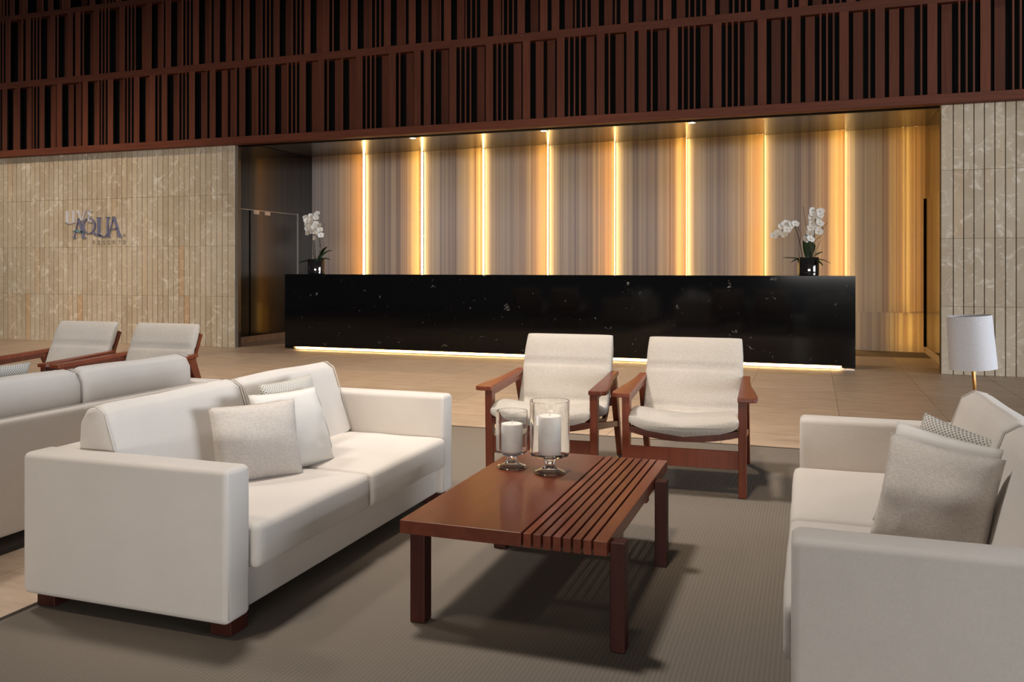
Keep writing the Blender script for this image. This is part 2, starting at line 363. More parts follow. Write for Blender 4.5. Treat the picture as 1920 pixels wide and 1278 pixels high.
d1 = obj('door_1', B(WL + .021, WL + .036, 11.55, 12.87, .10, 2.12), M['granite_dark']); tag(d1, kind='structure', label='flush dark polished door in the left recess wall')
obj('door_edge', B(WL + .021, WL + .046, 12.87, 12.885, .10, 2.135), M['steel'], d1)
obj('door_head', B(WL + .021, WL + .040, 11.30, 12.87, 2.12, 2.128), M['steel'], d1)
for yy in (11.62, 11.92): obj('door_hinge', B(WL + .021, WL + .05, yy, yy + .14, 2.06, 2.12), M['steel'], d1)
d2 = obj('door_2', B(WR - .036, WR - .021, 11.7, 13.12, .10, 2.15), M['granite']); tag(d2, kind='structure', label='flush dark polished door in the right recess wall')
obj('door_edge', B(WR - .055, WR - .036, 13.115, 13.135, .095, 2.16), M['void'], d2)

# recess ceiling and lintel
cl = obj('ceiling', B(WL - .3, WR + .3, YF + .13, 13.8, 3.19, 3.25), M['soffit']); tag(cl, kind='structure', label='bronze coloured soffit over the reception recess')
obj('soffit_lip', B(XL - .1, XR + .1, YF + .13, YF + .155, 3.065, 3.19), M['soffit_trim'], cl)

# back wall: cavity plus striped onyx panels set like saw teeth, a lamp in every slot
bw = obj('wall_back', B(WL - .3, WR + .3, 13.62, 13.8, 0, 3.3), M['cavity']); tag(bw, kind='structure', label='backlit striped onyx wall behind the reception counter')
leds = [-7.41, -6.285, -5.158, -4.032, -2.925, -1.80, -.66, .47]
edges = [WL + .022] + leds
def onyx(xa, xb, ya, yb, z0_, z1_, name='onyx_panel'):
    """slab standing free of the cavity: face and edges, open towards the lamps"""
    bm = bmesh.new(); wdt = xb - xa; T = .02
    f = [(-wdt / 2, ya, z0_), (wdt / 2, yb, z0_), (wdt / 2, yb, z1_), (-wdt / 2, ya, z1_)]
    fv = [bm.verts.new(p) for p in f]; bv = [bm.verts.new((p[0], p[1] + T, p[2])) for p in f]
    bm.faces.new(fv)
    for i in (0, 2, 3, 1): bm.faces.new((fv[i], fv[(i + 1) % 4], bv[(i + 1) % 4], bv[i]))
    return obj(name, bm, M['onyx'], bw, loc=((xa + xb) / 2, 0, 0))
YA, YC = YB + .06, YB - .06                          # left edge back, right edge forward
for k in range(len(edges)):
    xa = edges[k] if k == 0 else edges[k] + .003
    xb = (edges[k + 1] - .003) if k + 1 < len(edges) else WR - .022
    yb = YC
    ym = (YA + yb) / 2; xm = (xa + xb) / 2
    onyx(xa, xb, YA, yb, .556, 3.188)
    if k + 1 < len(edges):
        onyx(xa, xm - .001, YA, ym, .002, .5548); onyx(xm + .001, xb, ym, yb, .002, .5548)
    else: onyx(xa, xb, YA, yb, .002, .5548)
obj('joint_light_stop', B(WL + .022, WR - .022, YB + .084, YB + .10, .535, .575), M['cavity'], bw)  # hidden dark bar added behind the panel joint to block leaking backlight
for x in leds:
    obj('led_strip', B(x - .030, x - .010, YB + .015, YB + .050, .01, 3.18), M['led'], bw)
for x in leds + [1.36, 1.53]:
    obj('backlight_strip', B(x - .12, x - .095, YB + .125, YB + .14, .01, 3.18), M['backlight'], bw)

# ------------------------------------------------------------------ slatted screens over the opening
def screen(z0_, z1_, seq, label):
    """seq: (column of the post's left edge in the photograph, pieces up to the next post)"""
    root = empty('slat_screen', ((XMIN + XMAX) / 2, YF, z0_)); tag(root, label, 'slat screen', 'slatted timber screens above the reception')
    cx = (XMIN + XMAX) / 2; hh = z1_ - z0_; W = {'P': .1, 'R': .105, 'F': .019}; DEP = {'P': (0, .010), 'R': (.088, .100), 'F': (.001, .010)}
    NAME = {'P': 'post', 'R': 'recessed_board', 'F': 'fin'}; cache = {}
    def put(kind, x, wdt):
        d = DEP[kind]; key = (kind, round(wdt, 2 if kind == 'P' else 3))
        if key not in cache:
            o = obj(NAME[kind], B(0, wdt, d[0], d[1], 0, hh), M['slat'], root); o.location = (x - cx, 0, 0); cache[key] = o.data
        else: inst(cache[key], NAME[kind], (x - cx, 0, 0), root)
    xs = [pxX(p, YF) for p, _ in seq]
    for (p, pieces), x, xn in zip(seq, xs, xs[1:] + [None]):
        put('P', x, .1)
        if xn is None: continue
        a = x + .1; gap_tot = xn - a; used = sum(W[q] for q in pieces); g = (gap_tot - used) / (len(pieces) + 1)
        for q in pieces: a += g; put(q, a, W[q]); a += W[q]
    obj('backing', B(XMIN - cx, XMAX - cx, .124, .129, 0, hh), M['void'], root)
    return root
def extend(seq, pats, left, right):
    """carry the same rhythm on past the ends of the picture"""
    Wd = {'P': .1, 'R': .105, 'F': .019}; c, s = math.cos(YAW), math.sin(YAW)
    def toPx(X): return 960 + F * (c * X + s * YF) / (-s * X + c * YF)
    seq = list(seq); x = pxX(seq[-1][0], YF); k = 0
    seq[-1] = (seq[-1][0], pats[0])
    while x < right:
        x += .1 + sum(Wd[q] for q in seq[-1][1]) + .052 * (len(seq[-1][1]) + 1); k += 1; seq.append((toPx(x), pats[k % len(pats)]))
    x = pxX(seq[0][0], YF)
    while x > left:
        pt = pats[k % len(pats)]; k += 1; x -= .1 + sum(Wd[q] for q in pt) + .052 * (len(pt) + 1); seq.insert(0, (toPx(x), pt))
    return seq
row1 = [(4.3, 'R'), (28.4, 'RFFF'), (73.9, 'RF'), (106.6, 'RRF'), (154.7, 'RFFF'), (202, 'RFFF'), (251, 'R'), (280.5, 'F'), (302.9, 'RFFF'), (354.4, 'RF'), (393, 'RRF'),
        (448.6, 'RFFF'), (504.3, 'RFFF'), (561.5, 'R'), (595.9, 'FRFR'), (667.5, 'FFFR'), (729.4, 'FR'), (775.8, ''), (794.7, 'FR'), (842.5, 'FFFR'), (910.7, 'FFFR'),
        (980.1, 'RR'), (1044.1, 'FFFR'), (1118.8, 'FR'), (1174.6, ''), (1197.3, 'FR'), (1255.4, 'FFFR'), (1336.7, 'FFFR'), (1420.7, 'RF'), (1484.2, 'RFFF'), (1573.8, 'RF'),
        (1641.1, 'RRF'), (1738.9, 'RFFF'), (1838.2, 'RFFF')]
row2 = [(10.3, 'RF'), (48.2, 'FFFR'), (93.8, 'FR'), (126.5, ''), (140.8, 'FR'), (175.6, 'FFFR'), (223.8, 'FFFR'), (273.7, 'RF'), (309.9, 'RFFF'), (361.8, 'RF'), (400.8, 'RRF'),
        (456.3, 'RFFF'), (512.5, 'RFFF'), (570.1, 'R'), (605.3, 'FRF'), (658, 'RFFF'), (719.9, 'RF'), (766.3, 'RRF'), (832.5, 'RFFF'), (900.7, 'RFFF'), (970.2, 'R'), (1012.4, ''),
        (1034.3, 'RFFF'), (1108.1, 'RF'), (1163.4, 'RRF'), (1243.3, 'RFFF'), (1324.4, 'RFFF'), (1408.6, 'R'), (1459.9, 'F'), (1497.7, 'RFFF'), (1586.8, 'RF')]
row3 = [(18, 'RFFF'), (42, 'RF'), (90, 'RF'), (122, 'R'), (168, 'RFFF')]
pats = ['RFFF', 'RRF', 'RF', 'RFFF']
screen(3.126, 4.148, extend(row1, pats, XMIN + .5, XMAX - .6), 'lowest tier of dark red slats, right above the limestone and soffit')
screen(4.252, 5.268, extend(row2, pats, XMIN + .5, XMAX - .6), 'middle tier of dark red slats between two rails')
screen(5.350, 6.36, extend(row3, pats, XMIN + .5, -9.0), 'topmost tier of slats, cut by the upper left picture edge')
for k, (nm, za, zb, yf) in enumerate((('trim_1', 3.02, 3.126, -.03), ('trim_2', 4.148, 4.252, 0), ('trim_3', 5.268, 5.350, 0))):
    t = obj(nm, B(XMIN, XMAX, YF + yf, YF + .13, za, zb, bev=.006 if k == 0 else .002), M['rail'])
    tag(t, kind='structure', label=('thick dark red bottom beam of the slatted screens', 'dark red rail between lowest and middle slats', 'dark red rail under the topmost slats')[k])
tag(obj('wall_upper', B(XMIN, XMAX, YF + .36, YF + .46, 3.05, 6.6), M['void']), kind='structure', label='black wall behind the timber slats')

tag(obj('shading_slab', B(-16, 20, -36, -1.0, 4.35, 4.6), M['white_plaster']), kind='structure', label='unseen plaster slab behind the viewpoint, added to shade the upper slats')  # out-of-view slab added to hold daylight off the upper slat tiers
# downlights in the soffit
for k, x in enumerate((-5.78, -3.67, -1.545)):
    dl = empty('soffit_downlight', (x, 11.89, 3.19)); tag(dl, ('left', 'middle', 'right')[k] + ' of the three small round downlights in the soffit', 'downlight', 'downlights in the reception soffit')
    obj('trim_ring', lathe([(.045, 0), (.062, 0), (.064, -.004), (.046, -.006), (.045, 0)], 24), M['steel'], dl, True)
    obj('lens', lathe([(0, -.003), (.045, -.003), (.045, 0), (0, 0)], 24), M['lampglow'], dl)
    s = spot('downlight_beam', (x, 11.89, 3.17), (x, 11.8, 0), 34, 150, .7, (1, .96, .93), .04)

# ------------------------------------------------------------------ reception counter
ct = empty('reception_counter', (-3.39, 11.05, 0)); tag(ct, 'long black marble reception counter glowing along its foot', 'reception counter')
def cb(name, x0_, x1_, ya, yb, z0_, z1_, m, **k): return obj(name, B(x0_ + 3.39, x1_ + 3.39, ya - 11.05, yb - 11.05, z0_, z1_, **k), m, ct)
CX0, CX1 = -7.272, .491
cb('front_panel', CX0, CX1, 10.70, 10.73, .047, 1.10, M['marble'], bev=.002, seg=1)
cb('top_slab', CX0, CX1, 10.731, 11.40, 1.07, 1.10, M['marble'], bev=.002, seg=1)
cb('end_panel', CX0, CX0 + .03, 10.731, 11.40, .02, 1.069, M['marble'])
cb('end_panel', CX1 - .03, CX1, 10.731, 11.40, .02, 1.069, M['marble'])
cb('end_foot', CX0, CX0 + .15, 10.70, 10.73, .022, .046, M['marble']); cb('end_foot', CX1 - .15, CX1, 10.70, 10.73, .022, .046, M['marble'])
cb('plinth', CX0 + .1, CX1 - .1, 10.80, 11.35, .0, .5, M['void'])
cb('base_rail', CX0 + .01, CX1 - .01, 10.705, 10.80, 0, .012, M['steel'])
cb('led_strip', CX0 + .16, CX1 - .16, 10.735, 10.760, .056, .066, M['led_floor'])
cb('plinth_face', CX0 + .12, CX1 - .12, 10.785, 10.799, .0125, .12, M['cream'])

# ------------------------------------------------------------------ orchids on the counter
fbm = bmesh.new()
def petal(bm, ang, ln, wd, cup):
    c, s = math.cos(ang), math.sin(ang); rows = []
    for i in range(5):
        t = i / 4; wdt = wd * math.sin(math.pi * (.12 + .80 * t)); r_ = .006 + ln * t; h = cup * t * t
        rows.append([bm.verts.new((c * r_ - s * u * wdt, -.004 - h * .3 + .10 * abs(u) * wdt - h, s * r_ + c * u * wdt)) for u in (-1, 0, 1)])
    for A, C in zip(rows, rows[1:]):
        for q in (0, 1): bm.faces.new((A[q], A[q + 1], C[q + 1], C[q]))
for a, ln, wd in ((90, .040, .020), (20, .046, .034), (160, .046, .034), (-38, .040, .021), (218, .040, .021)): petal(fbm, R(a), ln, wd, .006)
flower_me = None
nf = len(fbm.faces); lip_bm = lathe([(0, -.006), (.007, -.004), (.010, .004), (.004, .010), (0, .011)], 8)
bmesh.ops.translate(lip_bm, verts=lip_bm.verts, vec=(0, -.008, -.004)); bm_join(fbm, lip_bm); fbm.faces.ensure_lookup_table()
for f_ in fbm.faces[nf:]: f_.material_index = 1
def orchid(loc, label, stems, twigs, leaves):
    global flower_me
    root = empty('potted_orchid', loc); tag(root, label, 'orchid', 'potted orchids on the counter')
    pot = obj('pot', lathe([(0, 0), (.118, 0), (.124, .006), (.126, .03), (.126, .215), (.122, .222), (.116, .218), (.114, .18), (0, .18)], 36), M['pot'], root, 40)
    rng = random.Random(len(label))
    bm = bmesh.new()
    for _ in range(40):
        a, r_ = rng.random() * 6.28, rng.random() ** .5 * .1
        t = bmesh.new(); bmesh.ops.create_icosphere(t, subdivisions=1, radius=.018)
        for v in t.verts: v.co += Vector((r_ * math.cos(a), r_ * math.sin(a), .19 + rng.random() * .015))
        bm_join(bm, t)
    obj('moss', bm, M['leaf'], pot)
    for pts, fl_ts in stems:
        P_ = bezier(*pts[:3], n=14) if len(pts) == 3 else [Vector(p) for p in pts]
        if len(pts) == 5: P_ = bezier(pts[0], pts[1], pts[2], 9) + bezier(pts[2], pts[3], pts[4], 9)[1:]
        st = obj('flower_stem', tube(bmesh.new(), P_, [.007 - .004 * i / len(P_) for i in range(len(P_))], 6), M['stem'], root, True)
        for q, t in enumerate(fl_ts):
            i = min(int(t * (len(P_) - 1)), len(P_) - 2); p = P_[i].lerp(P_[i + 1], t * (len(P_) - 1) - i)
            sd = 1 if q % 2 else -1
            off = Vector((sd * (.035 + .02 * rng.random()), -.03 - .03 * rng.random(), -.012 + .03 * rng.random()))
            rot = (R(rng.uniform(-25, 15)), R(rng.uniform(-25, 25)), R(rng.uniform(-35, 55)))
            if flower_me is None:
                o = obj('flower', fbm, M['petal'], st, True); flower_me = o.data; flower_me.materials.append(M['lip']); o.location = p + off
            else: o = inst(flower_me, 'flower', p + off, st)
            o.rotation_euler = rot; sc_ = rng.uniform(.85, 1.05); o.scale = (sc_,) * 3
    for pts in twigs:
        P_ = [Vector(p) for p in pts]; Q = []
        for a, c_ in zip(P_, P_[1:]): Q += [a.lerp(c_, t / 4) for t in range(4)]
        Q.append(P_[-1]); obj('twig', tube(bmesh.new(), Q, .0028, 5), M['stem'], root, True)
    for ang, ln, wd, rise, droop, in leaves:
        bm = bmesh.new(); rows = []; ca, sa = math.cos(R(ang)), math.sin(R(ang))
        for i in range(9):
            t = i / 8; r_ = .02 + ln * t; zz = .19 + rise * t - droop * t * t; wdt = wd * math.sin(math.pi * (.1 + .88 * t)) ** .7
            rows.append([bm.verts.new((ca * r_ - sa * u * wdt, sa * r_ + ca * u * wdt, zz + abs(u) * wdt * .35)) for u in (-1, 0, 1)])
        for A, C in zip(rows, rows[1:]):
            for q in (0, 1): bm.faces.new((A[q], A[q + 1], C[q + 1], C[q]))
        lf = obj('leaf', bm, M['leaf'], root, True); sm = lf.modifiers.new('thick', 'SOLIDIFY'); sm.thickness = .004
    return root
tl = [.30 + .68 * i / 9 for i in range(10)]
orchid((-6.93, 11.0, 1.10), 'tall potted orchid with dense white blooms at left counter end',
       [(((-.03, 0, .18), (-.06, -.02, .55), (-.09, -.02, .84)), [.62, .67, .72, .77, .82, .87, .92, .97, 1.0]), (((.0, 0, .18), (-.07, .0, .55), (.0, -.02, .90)), [.60, .66, .72, .78, .84, .90, .95, 1.0]),
        (((.05, 0, .18), (.08, 0, .5), (.05, -.03, .72)), [.62, .70, .78, .86, .93, 1.0])],
       [((.04, .02, .2), (.07, .03, .38), (.03, .02, .52), (.12, .02, .64), (.11, .03, .76)), ((-.02, .02, .2), (-.10, .03, .34), (-.11, .03, .42)), ((.06, 0, .2), (.13, .01, .35), (.12, .01, .48))],
       [(175, .30, .030, .04, .06), (-8, .24, .045, .12, .10), (20, .22, .055, .30, .14), (60, .16, .05, .32, .10), (200, .20, .04, .06, .08), (-60, .14, .04, .08, .08)])
orchid((-.03, 11.0, 1.10), 'potted orchid with one arching flower spray at right counter end',
       [(((-.06, 0, .18), (-.09, 0, .42), (-.15, -.01, .60), (-.22, -.02, .72), (-.34, -.03, .47)), [.55, .64, .70, .76, .82, .88, .93, .97, 1.0]), (((.04, 0, .18), (.07, 0, .45), (.09, -.02, .78)), [.58, .62, .66, .70, .74, .78, .82, .86, .89, .92, .95, .98, 1.0]),
        (((.04, 0, .18), (.05, 0, .4), (-.01, -.03, .44)), [.85, 1.0])],
       [((-.02, .02, .2), (.02, .03, .45), (-.03, .03, .62), (-.06, .03, .85)), ((.08, 0, .2), (.09, 0, .32), (.14, .0, .42), (.13, .0, .55), (.22, .02, .64)), ((-.10, .02, .2), (-.11, .03, .36), (-.08, .03, .5), (-.13, .03, .62)), ((.02, .03, .2), (.06, .03, .40), (.18, .03, .52), (.16, .03, .62))],
       [(172, .28, .026, .06, .03), (-12, .24, .022, .06, .10), (20, .16, .045, .14, .04), (95, .10, .06, .42, .10), (185, .18, .05, .07, .10), (-40, .2, .025, .05, .12), (60, .1, .05, .3, .1)])

# ------------------------------------------------------------------ wall sign
SX, SZ = -11.364, 2.115
def sgn(zx, zy): return (SX + (zx / 8.52 - 25.2) / 91.5, 1.2 + (501 - (350 + zy / 8.52)) * .00868)
sg = empty('wall_sign', (-10.75, YS - .02, 1.85)); tag(sg, 'metal lettering mounted on the limestone wall at left', 'wall sign')
def letter(polys, m, depth=.022, name='letter'):
    bm = bmesh.new()
    for pl in polys:
        pts = [(sgn(*p)[0] + 10.75, sgn(*p)[1] - 1.85) for p in pl]
        bm_join(bm, prism(pts, 'y', -depth + .018, .018))
    return obj(name, bm, m, sg)
def barp(a, b_, wa, wb=None):
    wb = wa if wb is None else wb
    return [(a[0] - wa, a[1]), (a[0] + wa, a[1]), (b_[0] + wb, b_[1]), (b_[0] - wb, b_[1])]
def hbar(x0_, x1_, y, t): return [(x0_, y - t), (x1_, y - t), (x1_, y + t), (x0_, y + t)]
def arc(cx, cy, rx, ry, a0, a1, w0, w1, n=14):
    """crescent strokes: width goes from w0 at the top/bottom to w1 at the sides"""
    out = []
    for i in range(n):
        p, q = R(a0 + (a1 - a0) * i / n), R(a0 + (a1 - a0) * (i + 1) / n)
        def pt(a, k): 
            ww = w0 + (w1 - w0) * abs(math.cos(a)); return (cx + (rx - k * ww) * math.cos(a), cy + (ry - k * ww * .6) * math.sin(a))
        out.append([pt(p, 0), pt(q, 0), pt(q, 1), pt(p, 1)])
    return out
letter([barp((232, 395), (232, 592), 14), hbar(218, 308, 588, 7)], M['silver'])
letter([barp((340, 392), (340, 582), 15)], M['silver'])
letter([barp((408, 388), (470, 560), 15, 8), barp((526, 385), (472, 560), 7)], M['silver'])
letter([barp((582, 390), (582, 578), 13), hbar(575, 640, 396, 7), hbar(575, 625, 480, 6), hbar(575, 640, 574, 7)], M['silver'])
def letterA(x, y0_=505, y1_=822, s=1.0):
    return [barp((x, y0_), (x - 82 * s, y1_ - 8), 6, 7), barp((x + 4, y0_), (x + 98 * s, y1_ - 8), 16, 20), hbar(x - 115 * s, x - 50 * s, y1_ - 4, 5), hbar(x + 62 * s, x + 140 * s, y1_ - 4, 5)]
letter(letterA(418, 515, 826, .85), M['bluemetal']); letter([[(318, 705), (400, 698), (470, 715), (520, 745), (440, 738), (380, 722)]], M['teal'], name='swash')
letter(arc(587, 633, 104, 124, 0, 360, 10, 26, 28) + [[(610, 735), (660, 730), (730, 770), (800, 790), (780, 805), (700, 792)]], M['bluemetal'])
letter([barp((742, 512), (742, 720), 22), barp((882, 510), (882, 720), 12)] + arc(812, 718, 92, 98, 0, 180, 12, 34, 14) + [hbar(705, 775, 512, 6), hbar(850, 918, 510, 6)], M['bluemetal'])
letter(letterA(975, 500, 815, .95) + [hbar(938, 1040, 688, 7)], M['bluemetal'])
letter(arc(1136, 790, 18, 18, 0, 360, 4, 4, 14) + [barp((1131, 782), (1131, 798), 3), hbar(1131, 1141, 785, 2)], M['greyletter'], .012, 'registered_mark')
def thin(segs, x, w_=52, h=52, y=866, t=4):
    out = []
    for (ax, ay, bx, by) in segs:
        A = (x + ax * w_, y + ay * h); Bq = (x + bx * w_, y + by * h)
        if abs(A[1] - Bq[1]) < abs(A[0] - Bq[0]) * .6:
            out.append([(A[0], A[1] - t), (Bq[0], Bq[1] - t), (Bq[0], Bq[1] + t), (A[0], A[1] + t)])
        else: out.append(barp(A, Bq, t))
    return out
GL = {'R': [(0, 0, 0, 1), (0, 0, .6, 0), (.6, 0, .6, .5), (0, .5, .6, .5), (.25, .5, .65, 1)], 'E': [(0, 0, 0, 1), (0, 0, .6, 0), (0, .5, .5, .5), (0, 1, .6, 1)],
      'S': [(0, 0, .6, 0), (0, 0, 0, .5), (0, .5, .6, .5), (.6, .5, .6, 1), (0, 1, .6, 1)], 'O': [(0, 0, .6, 0), (0, 0, 0, 1), (.6, 0, .6, 1), (0, 1, .6, 1)], 'T': [(0, 0, .7, 0), (.35, 0, .35, 1)]}
for k, ch in enumerate('RESORTS'): letter(thin(GL[ch], 640 + k * 80), M['greyletter'], .012)

# ------------------------------------------------------------------ rugs
def rug(xa, xb, ya, yb, label):
    root = empty('woven_rug', ((xa + xb) / 2, (ya + yb) / 2, 0)); tag(root, label, 'rug')
    hx, hy = (xb - xa) / 2, (yb - ya) / 2; e = .022
    obj('field', B(-hx + e, hx - e, -hy + e, hy - e, 0, .009), M['rug'], root)
    bm = bmesh.new(); box(bm, -hx, hx, -hy, -hy + e, 0, .010); box(bm, -hx, hx, hy - e, hy, 0, .010); box(bm, -hx, -hx + e, -hy + e, hy - e, 0, .010); box(bm, hx - e, hx, -hy + e, hy - e, 0, .010)
    obj('binding', bm, M['rugedge'], root)
rug(-2.60, 2.2, .3, 5.92, 'taupe woven rug under the coffee table and both front sofas')
rug(-8.0, -3.185, .9, 5.92, 'taupe woven rug at the left under the turned away sofa')

# ------------------------------------------------------------------ sofas
def soften(bm, amp, sc_, seed):
    for v in bm.verts:
        d = noise.noise_vector(v.co * sc_ + Vector((seed, seed * 1.7, 3.1))); v.co += d * amp
def cushion_bm(x0_, x1_, y0_, y1_, z0_, z1_, rad=.035, puff=.015, seed=0, n=16):
    t = bmesh.new(); bmesh.ops.create_cube(t, size=2); bmesh.ops.subdivide_edges(t, edges=t.edges[:], cuts=n, use_grid_fill=True)
    hx, hy, hz = (x1_ - x0_) / 2, (y1_ - y0_) / 2, (z1_ - z0_) / 2
    for v in t.verts:
        u = v.co.copy(); p = Vector((u.x * hx, u.y * hy, u.z * hz))
        # remap grid so that the rounding has points to follow
        def rm(q, h):
            s_ = 1 if q >= 0 else -1; a = abs(q); k = 1 - 2.6 * rad / h if h > 3 * rad else .3
            return s_ * (a / .7 * k if a < .7 else k + (a - .7) / .3 * (1 - k)) * h
        p = Vector((rm(u.x, hx), rm(u.y, hy), rm(u.z, hz)))
        inner = Vector((max(-hx + rad, min(hx - rad, p.x)), max(-hy + rad, min(hy - rad, p.y)), max(-hz + rad, min(hz - rad, p.z))))
        d = p - inner
        if d.length > 1e-6: p = inner + d.normalized() * rad
        ux, uy, uz = p.x / hx, p.y / hy, p.z / hz
        p.z += puff * (1 - ux ** 4) * (1 - uy ** 4) * (1 if uz > 0 else -.3) * min(1, abs(uz))
        p.x += puff * .25 * (1 - uy ** 4) * (1 - uz ** 2) * ux
        v.co = p + Vector(((x0_ + x1_) / 2, (y0_ + y1_) / 2, (z0_ + z1_) / 2))
    soften(t, .005, 4, seed); return t
def sofa(loc, rz, label, Ls=1.80):
    root = empty('sofa', loc, rz); tag(root, label, 'sofa', 'off white two seat lobby sofas')
    h = Ls / 2; D0, D1 = -.43, .43; AW = .125; AH = .545
    def rb(x0_, x1_, y0_, y1_, z0_, z1_, b_=.022, s_=4):
        return B(x0_, x1_, y0_, y1_, z0_, z1_, bev=b_, seg=s_)
    for s_ in (-1, 1):
        ya, yb = (-h, -h + AW) if s_ < 0 else (h - AW, h)
        arm = obj('armrest', rb(D0, D1, ya, yb, .052, AH), M['sofa'], root, True)
        a, c_ = ya + .014, yb - .014; zz = AH - .014
        obj('piping', tube(bmesh.new(), [(D1 - .004, a, .07), (D1 - .004, a, zz), (D1 - .004, c_, zz), (D1 - .004, c_, .07)], .0035, 6), M['pipe'], arm, True)
    obj('back', rb(D0 + .001, D0 + .125, -h + AW - .01, h - AW + .01, .052, AH - .006), M['sofa'], root, True)
    obj('seat_base', rb(D0 + .10, D1 - .035, -h + AW - .012, h - AW + .012, .054, .195, .012, 3), M['sofa'], root, True)
    cl_ = (Ls - 2 * AW) / 2
    for k in (0, 1):
        y0_ = -h + AW + .003 + k * cl_; y1_ = y0_ + cl_ - .006
        sc_ = obj('seat_cushion', cushion_bm(D0 + .12, D1 + .022, y0_, y1_, .192, .338, .022, .012, 3 + k), M['sofa'], root, True)
        xf = D1 + .012
        loop = [(xf, y0_ + .012, .215), (xf, y0_ + .012, .325), (xf, y1_ - .012, .325), (xf, y1_ - .012, .215)]
        obj('piping', tube(bmesh.new(), loop, .003, 6, True), M['pipe'], sc_, True)
        # wedge shaped back cushion
        prof = [(-.300, .345), (-.318, .56), (-.315, .64), (-.285, .688), (-.235, .700), (-.190, .672), (-.150, .56), (-.085, .345)]
        bm = bmesh.new(); NY = 14; rings = []
        cx_, cz_ = -.215, .53
        for j in range(NY + 1):
            t = j / NY; yy = y0_ + .002 + (y1_ - y0_ - .004) * (t * t * (3 - 2 * t)); e = min(t, 1 - t); k_ = 1 if e > .16 else (.86 + .14 * math.sin(math.pi / 2 * e / .16))
            bul = 1 + .05 * math.sin(math.pi * t)
            ring = []
            m_ = len(prof)
            for q in range(m_):
                p0, p1 = prof[q], prof[(q + 1) % m_]
                for r_ in range(3):
                    f_ = r_ / 3; px_, pz_ = p0[0] + (p1[0] - p0[0]) * f_, p0[1] + (p1[1] - p0[1]) * f_
                    ring.append(bm.verts.new((cx_ + (px_ - cx_) * k_ * (bul if px_ > cx_ else 1), yy, cz_ + (pz_ - cz_) * k_)))
            rings.append(ring)
        for A, C in zip(rings, rings[1:]):
            nn = len(A)
            for q in range(nn): bm.faces.new((A[q], A[(q + 1) % nn], C[(q + 1) % nn], C[q]))
        bm.faces.new(rings[0]); bm.faces.new(rings[-1][::-1]); soften(bm, .006, 4, 11 + k)
        bc = obj('back_cushion', bm, M['sofa'], root, 50)
        for yy in (y0_ + .004, y1_ - .004):
            obj('piping', tube(bmesh.new(), [(cx_ + (x_ - cx_) * .97, yy, cz_ + (z_ - cz_) * .97) for x_, z_ in prof[3:]], .003, 6), M['pipe'], bc, True)
    for sx in (-1, 1):
        for sy in (-1, 1):
            xx = D1 - .10 if sx > 0 else D0 + .02
            obj('foot', B(xx, xx + .08, sy * h - sy * .09 - .045, sy * h - sy * .09 + .045, .0, .053, bev=.003, seg=1), M['wood_dark'], root)
    return root
RZ = .0105                                          # rug surface
sofa((-2.170, 3.145, RZ), 0, 'off white sofa left of the coffee table, with three pillows')
sofa((-3.630, 3.205, RZ), math.pi, 'off white sofa at left edge with its back turned to the others')
sofa((.385, 3.055, RZ), math.pi, 'off white sofa at right edge facing the coffee table', 1.84)

# ------------------------------------------------------------------ pillows
def pillow(base, size, nrm, lean, roll, m, name, label, group, T=.075, seed=0):
    """base: middle of the bottom edge; nrm: yaw of the front face normal; lean: tilt backwards"""
    wd, ht = size; bm = bmesh.new(); n = 18; grids = []
    def sn(t): return math.copysign(abs(t) ** .82, t)
    for sd in (1, -1):
        g = []
        for i in range(n + 1):
            row = []
            for j in range(n + 1):
                u, v = sn(-1 + 2 * i / n), sn(-1 + 2 * j / n)
                x = u * wd / 2 * (1 - .045 * (1 - v * v)); y = v * ht / 2 * (1 - .045 * (1 - u * u))
                th = T * max(0, (1 - u * u) * (1 - v * v)) ** .42
                nz = noise.noise(Vector((u * 1.6 + seed, v * 1.6, sd * 2.0 + seed))); wr = .004 * noise.noise(Vector((u * 5 + seed, v * 5, seed * 2.0)))
                e = 1 - max(abs(u), abs(v))
                row.append(bm.verts.new((x, y, sd * (th * (1 + .16 * nz) + (wr + .006 * math.sin(9 * v + 3 * u + seed) * (abs(u) ** 3)) * min(1, e * 6)))))
            g.append(row)
        grids.append(g)
        for i in range(n):
            for j in range(n):
                f = (g[i][j], g[i + 1][j], g[i + 1][j + 1], g[i][j + 1]); bm.faces.new(f if sd > 0 else f[::-1])
    bmesh.ops.remove_doubles(bm, verts=bm.verts, dist=.0008)
    o = obj(name, bm, m, None, True)
    nx, ny = math.cos(nrm), math.sin(nrm)
    # local x -> along the bottom edge, y -> up, z -> front normal
    ex = Vector((-ny, nx, 0)); ez = Vector((nx * math.cos(lean), ny * math.cos(lean), math.sin(lean))); ey = ez.cross(ex)
    Rm = Matrix((ex, ey, ez)).transposed() @ Matrix.Rotation(roll, 3, 'Z')
    o.matrix_world = Matrix.Translation(Vector(base) + ey * ht / 2 * .97) @ Rm.to_4x4()
    return tag(o, label, 'pillow', group)
SEAT = .352
G1, G3 = 'pillows on the left sofa', 'pillows on the right sofa'
pillow((-2.075, 2.885, SEAT - .004), (.355, .318), R(-36), R(17), R(1), M['beige'], 'throw_pillow', 'beige slub weave pillow in front, left sofa', G1, .065, 1)
pillow((-2.03, 3.13, SEAT), (.40, .345), R(-9), R(22), R(-2), M['white'], 'throw_pillow', 'plain white pillow in the middle on the left sofa', G1, .06, 2)
pillow((-2.115, 3.30, SEAT), (.40, .372), R(0), R(20), R(0), M['grey'], 'throw_pillow', 'grey patterned pillow hindmost on the left sofa', G1, .05, 3)
pillow((.338, 2.80, SEAT - .004), (.325, .330), R(-112), R(14), R(-7), M['beige'], 'throw_pillow', 'beige slub weave pillow in front, right sofa', G3, .065, 4)
